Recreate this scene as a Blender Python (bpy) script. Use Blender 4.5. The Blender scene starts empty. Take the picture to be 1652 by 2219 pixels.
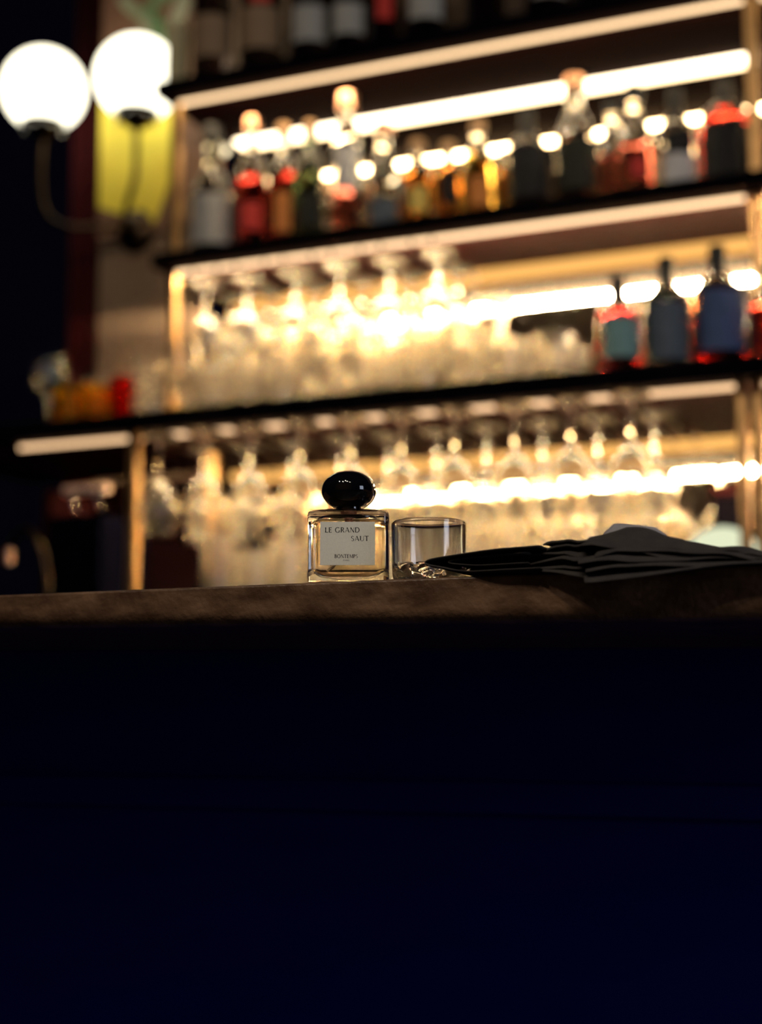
import bpy, bmesh, math, random
from mathutils import Vector, Matrix

random.seed(7)
SC = bpy.context.scene
COL = SC.collection
PI = math.pi

# ------------------------------------------------------------------ camera
F_PX, W_PX, H_PX = 3300.0, 1652.0, 2219.0
PITCH, YAW = math.radians(8.02), math.radians(23.07)
cam_d = bpy.data.cameras.new('camera')
cam = bpy.data.objects.new('camera', cam_d)
COL.objects.link(cam)
cam.location = (0, 0, 1.0)
cam.rotation_euler = (PI / 2 + PITCH, 0, YAW)
cam_d.sensor_fit = 'HORIZONTAL'
cam_d.sensor_width = 41.5
cam_d.lens = 41.5 * F_PX / W_PX
cam_d.clip_start = 0.05
cam_d.dof.use_dof = True
cam_d.dof.focus_distance = 1.095
cam_d.dof.aperture_fstop = 4.9
SC.camera = cam

# ------------------------------------------------------------------ world, exposure, lights
world = bpy.data.worlds.new('dark_room')
SC.world = world
world.use_nodes = True
bg = world.node_tree.nodes['Background']
bg.inputs[0].default_value = (0.10, 0.14, 1.0, 1)
bg.inputs[1].default_value = 0.0055
SC.view_settings.view_transform = 'Standard'
SC.view_settings.look = 'None'
SC.view_settings.gamma = 1.0
SC.view_settings.exposure = 0.0
SC.view_settings.use_curve_mapping = False
cy = SC.cycles
cy.use_light_tree = False
cy.max_bounces = 12
cy.transmission_bounces = 12
cy.adaptive_threshold = 0.06
cy.glossy_bounces = 8
cy.diffuse_bounces = 3
cy.transparent_max_bounces = 16
cy.sample_clamp_indirect = 140.0


def light(name, kind, loc, energy, color, **kw):
    d = bpy.data.lights.new(name, kind)
    d.energy = energy
    d.color = color
    for k, v in kw.items():
        setattr(d, k, v)
    o = bpy.data.objects.new(name, d)
    COL.objects.link(o)
    o.location = loc
    return o


# ceiling lamps of the room, over and behind the camera
for i, (x, y) in enumerate([(-1.15, -0.30), (-0.66, -0.48), (-0.12, -0.28), (0.35, -0.45), (-0.40, -0.10)]):
    light('ceiling_lamp', 'POINT', (x, y, 2.75), 17.0, (1.0, 0.84, 0.64), shadow_soft_size=0.022)
# a tall window in the side wall of the room, to the right of the bar
wl = light('window_daylight', 'AREA', (2.7, 0.35, 1.55), 16.0, (0.72, 0.80, 1.0), shape='RECTANGLE', size=0.9, size_y=1.3)
wl.rotation_euler = (0, PI / 2, 0)
wl.rotation_euler = Vector((-1, 0, 0)).to_track_quat('-Z', 'Y').to_euler()


# ------------------------------------------------------------------ materials
MATS = {}


def pmat(name, color=(0.5, 0.5, 0.5), rough=0.5, metal=0.0, trans=0.0, ior=1.5, emit=None, estr=0.0, coat=0.0,
         noise=None, bump=None, spec=None):
    m = bpy.data.materials.new(name)
    m.use_nodes = True
    nt = m.node_tree
    b = nt.nodes['Principled BSDF']
    b.inputs['Base Color'].default_value = (*color, 1)
    b.inputs['Roughness'].default_value = rough
    b.inputs['Metallic'].default_value = metal
    b.inputs['Transmission Weight'].default_value = trans
    b.inputs['IOR'].default_value = ior
    b.inputs['Coat Weight'].default_value = coat
    if spec is not None:
        b.inputs['Specular IOR Level'].default_value = spec
    if emit:
        b.inputs['Emission Color'].default_value = (*emit, 1)
        b.inputs['Emission Strength'].default_value = estr
    if noise:  # (scale, detail, second colour, stretch)
        sc, det, c2, st = noise
        tc = nt.nodes.new('ShaderNodeTexCoord')
        mp = nt.nodes.new('ShaderNodeMapping')
        mp.inputs['Scale'].default_value = st
        nz = nt.nodes.new('ShaderNodeTexNoise')
        nz.inputs['Scale'].default_value = sc
        nz.inputs['Detail'].default_value = det
        rp = nt.nodes.new('ShaderNodeValToRGB')
        rp.color_ramp.elements[0].position = 0.35
        rp.color_ramp.elements[0].color = (*color, 1)
        rp.color_ramp.elements[1].position = 0.68
        rp.color_ramp.elements[1].color = (*c2, 1)
        nt.links.new(tc.outputs['Object'], mp.inputs['Vector'])
        nt.links.new(mp.outputs['Vector'], nz.inputs['Vector'])
        nt.links.new(nz.outputs['Fac'], rp.inputs['Fac'])
        nt.links.new(rp.outputs['Color'], b.inputs['Base Color'])
    if bump:  # (scale, strength, distance)
        tc = nt.nodes.new('ShaderNodeTexCoord')
        nz = nt.nodes.new('ShaderNodeTexNoise')
        nz.inputs['Scale'].default_value = bump[0]
        nz.inputs['Detail'].default_value = 6
        bp = nt.nodes.new('ShaderNodeBump')
        bp.inputs['Strength'].default_value = bump[1]
        bp.inputs['Distance'].default_value = bump[2]
        nt.links.new(tc.outputs['Object'], nz.inputs['Vector'])
        nt.links.new(nz.outputs['Fac'], bp.inputs['Height'])
        nt.links.new(bp.outputs['Normal'], b.inputs['Normal'])
    MATS[name] = m
    return m


def emat(name, color, strength):
    m = bpy.data.materials.new(name)
    m.use_nodes = True
    nt = m.node_tree
    nt.nodes.clear()
    e = nt.nodes.new('ShaderNodeEmission')
    e.inputs[0].default_value = (*color, 1)
    e.inputs[1].default_value = strength
    o = nt.nodes.new('ShaderNodeOutputMaterial')
    nt.links.new(e.outputs[0], o.inputs[0])
    MATS[name] = m
    return m


def glass(name, color=(1, 1, 1), rough=0.0, ior=1.5):
    return pmat(name, color, rough, 0, 1.0, ior)


stone = pmat('brown_stone', (0.075, 0.038, 0.021), 0.36, noise=(34, 9, (0.20, 0.115, 0.068), (1, 1, 2.6)), bump=(190, 0.6, 0.0015))
bar_paint = pmat('navy_bar_paint', (0.011, 0.020, 0.26), 0.8, spec=0.02, noise=(6, 5, (0.013, 0.022, 0.29), (1, 1, 4)))
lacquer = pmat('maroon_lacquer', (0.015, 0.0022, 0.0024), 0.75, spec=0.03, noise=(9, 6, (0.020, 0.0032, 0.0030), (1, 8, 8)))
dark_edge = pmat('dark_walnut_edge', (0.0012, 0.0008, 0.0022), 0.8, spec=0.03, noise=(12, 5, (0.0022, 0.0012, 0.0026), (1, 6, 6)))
brass = pmat('aged_brass', (0.56, 0.33, 0.14), 0.42, 1.0, noise=(30, 4, (0.44, 0.26, 0.11), (1, 1, 1)))
bronze = pmat('dark_bronze', (0.07, 0.045, 0.028), 0.35, 1.0, noise=(30, 4, (0.05, 0.032, 0.02), (1, 1, 1)))
chrome = pmat('chrome', (0.75, 0.75, 0.76), 0.15, 1.0)
mirror_m = pmat('warm_mirror', (0.86, 0.76, 0.62), 0.03, 1.0)
plaster = pmat('brown_plaster', (0.20, 0.13, 0.085), 0.85, noise=(5, 6, (0.26, 0.17, 0.11), (1, 1, 1)), bump=(40, 0.2, 0.002))
dark_wall = pmat('dark_far_wall', (0.007, 0.009, 0.055), 0.9, noise=(2, 4, (0.010, 0.010, 0.060), (1, 1, 1)))
maroon_cloth = pmat('maroon_curtain', (0.030, 0.003, 0.004), 0.95, noise=(40, 3, (0.040, 0.004, 0.005), (6, 6, 1)), spec=0.1)
panel_m = pmat('dark_maroon_panel', (0.008, 0.0018, 0.0022), 0.8, spec=0.05, noise=(12, 4, (0.011, 0.0024, 0.0026), (1, 1, 6)))
floor_m = pmat('dark_floor', (0.03, 0.022, 0.018), 0.5, noise=(4, 5, (0.05, 0.036, 0.028), (1, 1, 1)))
led_peach = emat('led_cover_peach', (1.0, 0.66, 0.36), 2.6)
led_peach_dim = emat('led_cover_peach_dim', (1.0, 0.62, 0.33), 1.7)
led_bright = emat('led_diodes', (1.0, 0.74, 0.43), 760.0)
led_low = emat('led_diodes_low', (1.0, 0.73, 0.41), 420.0)
led_mild = emat('led_diodes_mild', (1.0, 0.74, 0.42), 50.0)
amber_glow = emat('amber_glow', (1.0, 0.50, 0.13), 1.15)  # amber glow put into the two lower joint strips as emission
led_white = emat('led_corner', (1.0, 0.78, 0.50), 9.0)
globe_m = emat('opal_globe', (1.0, 0.93, 0.70), 3.6)
globe_mirrored = emat('mirrored_globe_glow', (0.95, 1.0, 0.68), 0.85)
clear = glass('clear_glass')
clear_w = glass('barware_glass', (0.99, 0.97, 0.93), 0.02)


def glow_glass(name, color, fac, rough, scat=(0.9, 0.86, 0.78)):
    """barware glass with milky scatter mixed in to imitate the glow of the lit bays"""
    m = bpy.data.materials.new(name)
    m.use_nodes = True
    nt = m.node_tree
    nt.nodes.clear()
    N = nt.nodes.new
    g_ = N('ShaderNodeBsdfGlass')
    g_.inputs['Color'].default_value = (*color, 1)
    g_.inputs['Roughness'].default_value = rough
    g_.inputs['IOR'].default_value = 1.5
    d_, t_ = N('ShaderNodeBsdfDiffuse'), N('ShaderNodeBsdfTranslucent')
    d_.inputs[0].default_value = t_.inputs[0].default_value = (*scat, 1)
    m1, m2, o_ = N('ShaderNodeMixShader'), N('ShaderNodeMixShader'), N('ShaderNodeOutputMaterial')
    m1.inputs[0].default_value = 0.5
    m2.inputs[0].default_value = fac
    nt.links.new(d_.outputs[0], m1.inputs[1])
    nt.links.new(t_.outputs[0], m1.inputs[2])
    nt.links.new(g_.outputs[0], m2.inputs[1])
    nt.links.new(m1.outputs[0], m2.inputs[2])
    nt.links.new(m2.outputs[0], o_.inputs[0])
    return m


glow_tumbler = glow_glass('glow_barware', (0.99, 0.97, 0.93), 0.07, 0.0)  # milky scatter added so the standing tumblers look full of light
yellow_g = glow_glass('yellow_barware', (1.0, 0.72, 0.14), 0.08, 0.0, (0.95, 0.68, 0.08))  # tinted scatter added so the coloured tumblers catch light
red_g = glow_glass('red_barware', (0.9, 0.18, 0.12), 0.02, 0.0, (0.8, 0.12, 0.08))
glow_stem = glow_glass('glow_stemware', (0.99, 0.97, 0.93), 0.042, 0.0)  # scatter added so the stemmed glasses' bowls glow
b_clear = glass('bottle_clear', (0.96, 0.97, 0.93), 0.01)
b_green = glass('bottle_green', (0.10, 0.16, 0.08), 0.02)
b_dark = glass('bottle_dark', (0.05, 0.035, 0.03), 0.04)
b_amber = glass('bottle_amber', (0.85, 0.36, 0.08), 0.02)
b_brown = glass('bottle_brown', (0.30, 0.10, 0.04), 0.02)
b_smoke = glass('bottle_smoke', (0.35, 0.37, 0.33), 0.02)
liq = {k: glass('spirit_' + k, c, 0.0, 0.90) for k, c in dict(
    red=(0.50, 0.045, 0.035), scarlet=(0.85, 0.07, 0.05), pink=(0.72, 0.20, 0.16), wine=(0.30, 0.015, 0.015), orange=(1.0, 0.42, 0.08), gold=(1.0, 0.68, 0.16),
    dark=(0.10, 0.05, 0.03), clear=(0.98, 0.98, 0.96), grey=(0.5, 0.55, 0.5)).items()}


def paper(name, c):
    return pmat('paper_' + name, c, 0.75, noise=(60, 3, tuple(x * 0.85 for x in c), (1, 1, 1)))


P = {k: paper(k, c) for k, c in dict(
    grey=(0.42, 0.42, 0.40), white=(0.72, 0.72, 0.72), black=(0.003, 0.003, 0.005), brown=(0.30, 0.20, 0.12),
    teal=(0.22, 0.40, 0.40), blue=(0.06, 0.10, 0.24), bluegrey=(0.09, 0.12, 0.16), red=(0.65, 0.04, 0.03),
    cream=(0.62, 0.54, 0.32), green=(0.008, 0.011, 0.006), orange=(0.8, 0.28, 0.06), yellow=(0.8, 0.62, 0.15)).items()}
cap_black = pmat('cap_black', (0.01, 0.01, 0.012), 0.45, spec=0.3)
cap_red = pmat('cap_red', (0.75, 0.05, 0.05), 0.35)
cap_copper = pmat('cap_copper', (0.85, 0.45, 0.28), 0.3, 1.0)
cap_cork = pmat('cap_cork', (0.5, 0.3, 0.16), 0.8)


# ------------------------------------------------------------------ mesh helpers
def link(name, me, mats, parent=None, loc=None):
    o = bpy.data.objects.new(name, me)
    COL.objects.link(o)
    for m in (mats if isinstance(mats, (list, tuple)) else [mats]):
        me.materials.append(m)
    if parent:
        o.parent = parent
    if loc is not None:
        o.location = loc
    return o


def tomesh(name, bm, smooth=False):
    bmesh.ops.recalc_face_normals(bm, faces=bm.faces)
    me = bpy.data.meshes.new(name)
    bm.to_mesh(me)
    bm.free()
    if smooth:
        for p in me.polygons:
            p.use_smooth = True
    return me


def sharp(me, ang=40):
    """face-area weighted corner normals, so that large faces beside small bevels stay optically flat"""
    ca = math.cos(math.radians(ang))
    fn = [p.normal.copy() for p in me.polygons]
    fa = [p.area for p in me.polygons]
    vf = [[] for _ in me.vertices]
    for p in me.polygons:
        for v in p.vertices:
            vf[v].append(p.index)
    out = []
    for p in me.polygons:
        n = fn[p.index]
        for v in p.vertices:
            acc = Vector((0, 0, 0))
            for q in vf[v]:
                if fn[q].dot(n) >= ca:
                    acc += fn[q] * fa[q]
            out.append(acc.normalized() if acc.length > 0 else n)
    me.normals_split_custom_set(out)
    return me


def box_bm(x0, x1, y0, y1, z0, z1, bev=0.0, seg=2, bm=None):
    own = bm is None
    b = bmesh.new()
    vs = [b.verts.new((x, y, z)) for x in (x0, x1) for y in (y0, y1) for z in (z0, z1)]
    for f in ((0, 1, 3, 2), (4, 6, 7, 5), (0, 4, 5, 1), (2, 3, 7, 6), (0, 2, 6, 4), (1, 5, 7, 3)):
        b.faces.new([vs[i] for i in f])
    bmesh.ops.recalc_face_normals(b, faces=b.faces)
    if bev > 0:
        bmesh.ops.bevel(b, geom=list(b.edges), offset=bev, segments=seg, affect='EDGES', profile=0.5)
    if own:
        return b
    me = bpy.data.meshes.new('t')
    b.to_mesh(me)
    b.free()
    bm.from_mesh(me)
    bpy.data.meshes.remove(me)
    return bm


def box(name, x0, x1, y0, y1, z0, z1, mat, parent=None, bev=0.0):
    return link(name, tomesh(name, box_bm(x0, x1, y0, y1, z0, z1, bev)), mat, parent)


def lathe_me(name, prof, seg=28, mod=None):
    """closed solid of revolution; prof = [(r, z)...], starts and ends on the axis (r = 0) or is closed by a cap."""
    bm = bmesh.new()
    rings = []
    for i, (r, z) in enumerate(prof):
        if r < 1e-6:
            rings.append([bm.verts.new((0, 0, z))])
        else:
            ring = []
            for k in range(seg):
                a = 2 * PI * k / seg
                rr, zz = (r, z) if mod is None else mod(i, r, z, a)
                ring.append(bm.verts.new((rr * math.cos(a), rr * math.sin(a), zz)))
            rings.append(ring)
    for a, b in zip(rings, rings[1:]):
        if len(a) == 1 and len(b) == 1:
            continue
        for k in range(seg):
            k2 = (k + 1) % seg
            if len(a) == 1:
                bm.faces.new((a[0], b[k], b[k2]))
            elif len(b) == 1:
                bm.faces.new((a[k], b[0], a[k2]))
            else:
                bm.faces.new((a[k], b[k], b[k2], a[k2]))
    for ring in (rings[0], rings[-1]):
        if len(ring) > 2:
            bm.faces.new(ring)
    return sharp(tomesh(name, bm, True), 50)


def tube_me(name, path, r, seg=10, rs=None):
    bm = bmesh.new()
    pts = [Vector(p) for p in path]
    rings = []
    n0 = None
    for i, p in enumerate(pts):
        t = (pts[min(i + 1, len(pts) - 1)] - pts[max(i - 1, 0)]).normalized()
        ref = Vector((0, 0, 1)) if abs(t.z) < 0.9 else Vector((1, 0, 0))
        if n0 is None:
            n0 = t.cross(ref).normalized()
        n0 = (n0 - t * n0.dot(t)).normalized()
        b = t.cross(n0)
        rr = rs[i] if rs else r
        rings.append([bm.verts.new(p + (n0 * math.cos(2 * PI * k / seg) + b * math.sin(2 * PI * k / seg)) * rr) for k in range(seg)])
    for a, b in zip(rings, rings[1:]):
        for k in range(seg):
            bm.faces.new((a[k], a[(k + 1) % seg], b[(k + 1) % seg], b[k]))
    bm.faces.new(rings[0])
    bm.faces.new(rings[-1])
    return sharp(tomesh(name, bm, True), 50)


def sphere_me(name, r, cut=None, seg=32, rings=16, sz=1.0):
    """lathed ball; cut = lowest z as a fraction of the half height"""
    lo = -PI / 2 if cut is None else math.asin(cut)
    prof = []
    for i in range(rings + 1):
        a = lo + (PI / 2 - lo) * i / rings
        rr = r * math.cos(a)
        prof.append((rr if rr > 1e-5 else 0.0, r * sz * math.sin(a)))
    if cut is not None:
        prof = [(0.0, prof[0][1])] + prof
    return lathe_me(name, prof, seg)


def smooth_path(pts, n=6):
    out = []
    P_ = [Vector(p) for p in pts]
    for i in range(len(P_) - 1):
        p0, p1, p2, p3 = P_[max(i - 1, 0)], P_[i], P_[i + 1], P_[min(i + 2, len(P_) - 1)]
        for k in range(n):
            t = k / n
            out.append(0.5 * ((2 * p1) + (p2 - p0) * t + (2 * p0 - 5 * p1 + 4 * p2 - p3) * t * t + (3 * p1 - p0 - 3 * p2 + p3) * t ** 3))
    out.append(P_[-1])
    return out


def tag(o, label=None, cat=None, group=None, kind=None):
    if label:
        o['label'] = label
    if cat:
        o['category'] = cat
    if group:
        o['group'] = group
    if kind:
        o['kind'] = kind
    return o


def empty(name, loc, label, cat, group=None, rz=0.0):
    o = bpy.data.objects.new(name, None)
    COL.objects.link(o)
    o.location = loc
    o.rotation_euler = (0, 0, rz)
    o.empty_display_size = 0.05
    return tag(o, label, cat, group)


ORD = ['first', 'second', 'third', 'fourth', 'fifth', 'sixth', 'seventh', 'eighth', 'ninth', 'tenth', 'eleventh', 'twelfth',
       'thirteenth', 'fourteenth', 'fifteenth', 'sixteenth']

# ------------------------------------------------------------------ the setting
YB = 3.05            # plane of the back wall behind the bar
tag(box('floor', -4.0, 3.0, -4.0, 5.6, -0.05, 0.0, floor_m), kind='structure', label='dark floor of the bar room')
tag(box('wall_back', -2.05, 1.6, YB, YB + 0.12, 0.0, 3.4, plaster), kind='structure', label='brown plastered wall behind the back bar')
tag(box('wall_front', -4.0, 3.0, -4.1, -4.0, 0.0, 5.0, plaster), kind='structure', label='brown wall at the back of the bar room')
tag(box('trim_1', -2.05, -1.757, YB - 0.008, YB, 0.93, 1.574, panel_m), kind='structure', label='maroon panelling under the left end of the lowest shelf')
tag(box('wall_far', -5.5, 3.0, 5.4, 5.5, 0.0, 5.0, dark_wall), kind='structure', label='dark wall of the room beyond')

# back bar worktop (hidden below the front counter, carries posts, tap and the added globe)
bc = box('back_counter', -2.9, 1.2, 2.40, YB, 0.0, 0.93, bar_paint, bev=0.004)
tag(bc, kind='structure', label='dark back bar cabinet behind the counter')

# ------------------------------------------------------------------ front counter
counter = empty('bar_counter', (0, 0.99, 0), 'bar counter with brown stone top and dark navy front', 'counter')
LC = Vector((0, -0.99, 0))


def slab():
    """stone top: rounded nose, underside a little thicker towards the right"""
    bm = bmesh.new()
    zt = 1.103
    xs = [-1.9 + 0.1 * i for i in range(33)]
    rows = []
    rnd = random.Random(3)
    for x in xs:
        th = 0.0265 + (x + 0.75) / 0.594 * 0.0095
        th = max(0.018, min(0.05, th))
        zb = zt - th
        yf = 0.988
        r1, r2 = 0.0022, 0.012
        sec = [(1.62, zt)]
        for k in range(5):
            a = PI / 2 * k / 4
            sec.append((yf + r1 - r1 * math.sin(a), zt - r1 + r1 * math.cos(a)))
        for k in range(7):
            a = PI / 2 * k / 6
            sec.append((yf + r2 - r2 * math.cos(a), zb + r2 - r2 * math.sin(a)))
        sec.append((1.62, zb))
        rows.append([bm.verts.new((x, y, z)) for y, z in sec])
    for a, b in zip(rows, rows[1:]):
        n = len(a)
        for k in range(n):
            bm.faces.new((a[k], a[(k + 1) % n], b[(k + 1) % n], b[k]))
    bm.faces.new(rows[0])
    bm.faces.new(rows[-1])
    return sharp(tomesh('stone_top', bm, True), 35)


o = link('stone_top', slab(), stone, counter, LC)
tag(o, label='brown stone worktop slab with rounded nose')
o = link('front_panel', tomesh('front_panel', box_bm(-1.9, 1.3, 1.35, 1.40, 0.0, 1.082)), bar_paint, counter, LC)
o = link('moulding', tomesh('moulding', box_bm(-1.9, 1.3, 1.330, 1.3495, 0.921, 0.951, 0.004)), bar_paint, counter, LC)
o = link('body', tomesh('body', box_bm(-1.9, 1.3, 1.401, 1.58, 0.0, 1.080)), bar_paint, counter, LC)


# ------------------------------------------------------------------ shelving
unit = empty('shelving_unit', (-1.0, 2.9, 0.93), 'tall back bar shelving unit with glowing edge strips and brass posts', 'shelving')
UL = Vector((1.0, -2.9, -0.93))


def part(name, me, mats, parent=unit, label=None):
    p = link(name, me, mats, parent)
    p.location = UL if parent is unit else (0, 0, 0)
    if label:
        p['label'] = label
    return p


def led(x0, x1, y, z, board, cover=led_peach, diode=led_bright, h=0.009, d=0.011):
    """wedge-shaped light profile: soft cover towards the room, diode face tilted down and back"""
    bm = bmesh.new()
    sec = ((y, z + h / 2), (y + d, z + h / 2), (y + 0.001, z - h / 2), (y, z - h / 2))
    a = [bm.verts.new((x0, q, w)) for q, w in sec]
    b = [bm.verts.new((x1, q, w)) for q, w in sec]
    bm.faces.new(a)
    bm.faces.new(b[::-1])
    for k in range(4):
        bm.faces.new((a[k], b[k], b[(k + 1) % 4], a[(k + 1) % 4]))
    me = tomesh('led_strip', bm)
    o = part('led_strip', me, [cover, diode], board)
    for p in me.polygons:
        p.material_index = 1 if p.normal.y > 0.3 else 0
    return o


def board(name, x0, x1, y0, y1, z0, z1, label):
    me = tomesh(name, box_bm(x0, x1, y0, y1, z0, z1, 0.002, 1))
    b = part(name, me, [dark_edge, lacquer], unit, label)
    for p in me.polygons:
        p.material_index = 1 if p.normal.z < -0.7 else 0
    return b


XR = 0.55
YM = YB - 0.006
b1 = board('shelf_board', -1.703, XR, 2.73, YM, 2.369, 2.402, 'uppermost dark shelf board')
b2 = board('shelf_board', -1.703, XR, 2.73, YM, 1.981, 2.012, 'middle dark shelf board')
b3 = board('shelf_board', -2.22, XR, 2.50, YM, 1.585, 1.607, 'lowest, longest dark shelf board')
for b, z, y, xs in ((b1, 2.363, 2.775, ((-1.674, -0.436), (-0.405, XR - 0.03))),
                    (b2, 1.975, 2.775, ((-1.674, -0.446), (-0.405, XR - 0.03))),
                    (b3, 1.5785, 2.595, ((-1.93, -1.635), (-1.63, -0.434), (-0.395, XR - 0.03)))):
    for x0, x1 in xs:
        led(x0, x1, y, z, b, led_peach_dim if b is b3 else led_peach, led_peach_dim if x1 < -1.6 else led_mild if b is b1 else led_low if b is b3 else led_bright)
part('edge_lip', tomesh('edge_lip', box_bm(-2.22, XR, 2.494, 2.4995, 1.573, 1.607, 0.001, 1)), dark_edge, b3)
# strips along the joint of board and mirror
for b, z, m, h, (xa, xb) in ((b1, 2.3635, led_white, 0.007, (-1.66, -0.47)), (b2, 1.970, amber_glow, 0.018, (-1.66, -0.45)), (b3, 1.565, amber_glow, 0.018, (-1.66, -0.45))):
    for x0, x1 in ((xa, xb), (-0.40, XR - 0.03)):
        part('corner_strip', tomesh('corner_strip', box_bm(x0, x1, YB - 0.03, YB - 0.0065, z - h / 2, z + h / 2)), m, b)


def post(x, y, z0, z1, w=0.011):
    me = tomesh('post', box_bm(x - w, x + w, y - w, y + w, z0, z1, 0.003))
    return part('post', me, brass, unit)


for x in (-1.677, -0.424):
    post(x, 2.785, 1.607, 1.981)
    post(x, 2.785, 2.012, 2.369)
post(-1.622, 2.556, 0.93, 1.585)
post(-1.580, 2.80, 0.93, 1.585)
post(-0.427, 2.556, 0.93, 1.585, 0.009)
post(-0.399, 2.556, 0.93, 1.585, 0.009)

# mirror behind the shelves
mi = box('mirror', -1.755, XR, YB - 0.005, YB - 0.0005, 0.935, 2.369, mirror_m)
tag(mi, 'large warm tinted mirror behind the lit shelves', 'mirror')


# ------------------------------------------------------------------ hanging stemware
def stem_profile(foot=0.034, stem=0.065, bowl=0.095, br=0.036, rim=0.029):
    s0, s1 = -0.012, -0.012 - stem
    zb = s1 - bowl
    t = 0.0014
    pr = [(0, 0), (foot * 0.6, -0.0006), (foot, -0.0012), (foot + 0.0006, -0.002), (foot, -0.0028), (foot * 0.5, -0.0045), (0.0075, -0.008), (0.0042, s0 - 0.006),
          (0.0036, (s0 + s1) / 2), (0.0042, s1 + 0.006), (0.009, s1 - 0.003), (br * 0.62, s1 - bowl * 0.14), (br * 0.9, s1 - bowl * 0.30), (br, s1 - bowl * 0.48),
          (br * 0.97, s1 - bowl * 0.68), (rim * 1.06, s1 - bowl * 0.88), (rim, zb), (rim - t * 0.5, zb - 0.0006), (rim - t, zb), (rim * 1.06 - t, s1 - bowl * 0.88),
          (br * 0.97 - t, s1 - bowl * 0.68), (br - t, s1 - bowl * 0.48), (br * 0.9 - t, s1 - bowl * 0.31), (br * 0.62 - t, s1 - bowl * 0.17), (0.008, s1 - bowl * 0.09), (0, s1 - bowl * 0.08)]
    return pr


wine_me = lathe_me('wine_glass', stem_profile(), 28)
wine_me.materials.append(clear_w)
coupe_me = lathe_me('wine_glass', stem_profile(0.036, 0.055, 0.085, 0.042, 0.037), 28)
coupe_me.materials.append(glow_stem)
goblet_me = lathe_me('wine_glass', [(r, z) for r, z in stem_profile(0.036, 0.075, 0.11, 0.040, 0.031)], 28)
goblet_me.materials.append(glow_stem)
rod_r = 0.0022


def rails(board_, cols, y0, y1, zfoot, ztop):
    """pairs of thin rods under a board; the glass feet rest on them"""
    for x in cols:
        for s in (-1, 1):
            xx = x + s * 0.022
            zr = zfoot - rod_r - 0.0047
            bm = bmesh.new()
            me = tube_me('rail', [(xx, y0, ztop), (xx, y0, zr), (xx, (y0 + y1) / 2, zr), (xx, y1, zr), (xx, y1, ztop)], rod_r, 6)
            bm.free()
            part('rail', me, bronze, board_)


def hang(cols, rows, z, me, shelf_name, group, rows_names):
    for j, y in enumerate(rows):
        for i, x in enumerate(cols):
            o = bpy.data.objects.new('wine_glass', me)
            COL.objects.link(o)
            o.location = (x + random.uniform(-.002, .002), y + random.uniform(-.006, .006), z)
            o.rotation_euler = (0, 0, random.random() * 6)
            tag(o, 'upside-down stemmed glass hanging under the %s shelf, %s from the left, %s row' % (shelf_name, ORD[i], rows_names[j]), 'wine glass', group)


cols3 = [-1.562, -1.458, -1.357, -1.249, -1.148, -1.045, -0.941, -0.827, -0.721, -0.617]
rails(b3, cols3, 2.515, 3.02, 1.570, 1.586)
hang(cols3, [2.552, 2.727], 1.570, goblet_me, 'lowest', 'stemware hanging under the lowest shelf', ['front', 'rear'])
cols2 = [-1.6245, -1.523, -1.410, -1.300, -1.190, -1.079]
rails(b2, cols2, 2.74, 3.02, 1.962, 1.982)
hang(cols2, [2.835, 2.950], 1.962, coupe_me, 'middle', 'stemware hanging under the middle shelf', ['front', 'rear'])


# ------------------------------------------------------------------ standing glasses on the lowest shelf
def tumbler_prof(h, r, t=0.0022, base=0.012, rb=None):
    rb = rb or r * 0.86
    return [(0, 0.0015), (rb * 0.8, 0.001), (rb - 0.002, 0), (rb, 0.003), (rb + (r - rb) * 0.3, h * 0.3), (r, h - 0.001), (r - t * 0.5, h), (r - t, h - 0.001),
            (rb + (r - rb) * 0.3 - t, h * 0.3), (rb - t, base + 0.004), (rb - t - 0.004, base), (0, base * 0.9)]


def flute(n, amp, lo, hi):
    def f(i, r, z, a):
        if lo <= i <= hi:
            return r * (1 - amp * (0.5 - 0.5 * math.cos(n * a))), z
        return r, z
    return f


high_me = lathe_me('highball_glass', tumbler_prof(0.135, 0.033), 54, flute(9, 0.09, 2, 4))
high_me.materials.append(glow_tumbler)
rocks_me = lathe_me('rocks_glass', tumbler_prof(0.09, 0.041, 0.003, 0.018), 48, flute(12, 0.07, 2, 4))
rocks_me.materials.append(glow_tumbler)
rocks_s = lathe_me('rocks_glass', tumbler_prof(0.115, 0.0345, 0.003, 0.018), 40, flute(5, 0.12, 2, 4))
rocks_s.materials.append(glow_tumbler)
up = [(r, -z) for r, z in stem_profile(0.036, 0.07, 0.10, 0.040, 0.032)]
zmin = min(z for r, z in up)
up_me = lathe_me('stem_glass', up, 28)
up_me.materials.append(clear_w)
slim_me = lathe_me('rocks_glass', tumbler_prof(0.105, 0.034, 0.003, 0.02), 54, flute(9, 0.09, 2, 4))
slim_me.materials.append(glow_tumbler)
fl = [(r, -z) for r, z in stem_profile(0.031, 0.045, 0.10, 0.033, 0.028)]
flute_me = lathe_me('stem_glass', fl, 28)
flute_me.materials.append(glow_stem)
small_y = lathe_me('yellow_tumbler', tumbler_prof(0.085, 0.030, 0.003, 0.02), 32, flute(8, 0.06, 2, 4))
small_y.materials.append(yellow_g)
small_r = lathe_me('red_tumbler', tumbler_prof(0.10, 0.024, 0.003, 0.015), 32, flute(8, 0.05, 2, 4))
small_r.materials.append(red_g)
Z3 = 1.6072


def place(name, me, x, y, z, label, cat, group=None):
    o = bpy.data.objects.new(name, me)
    COL.objects.link(o)
    o.location = (x, y, z)
    o.rotation_euler = (0, 0, random.random() * 6)
    return tag(o, label, cat, group)


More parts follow.
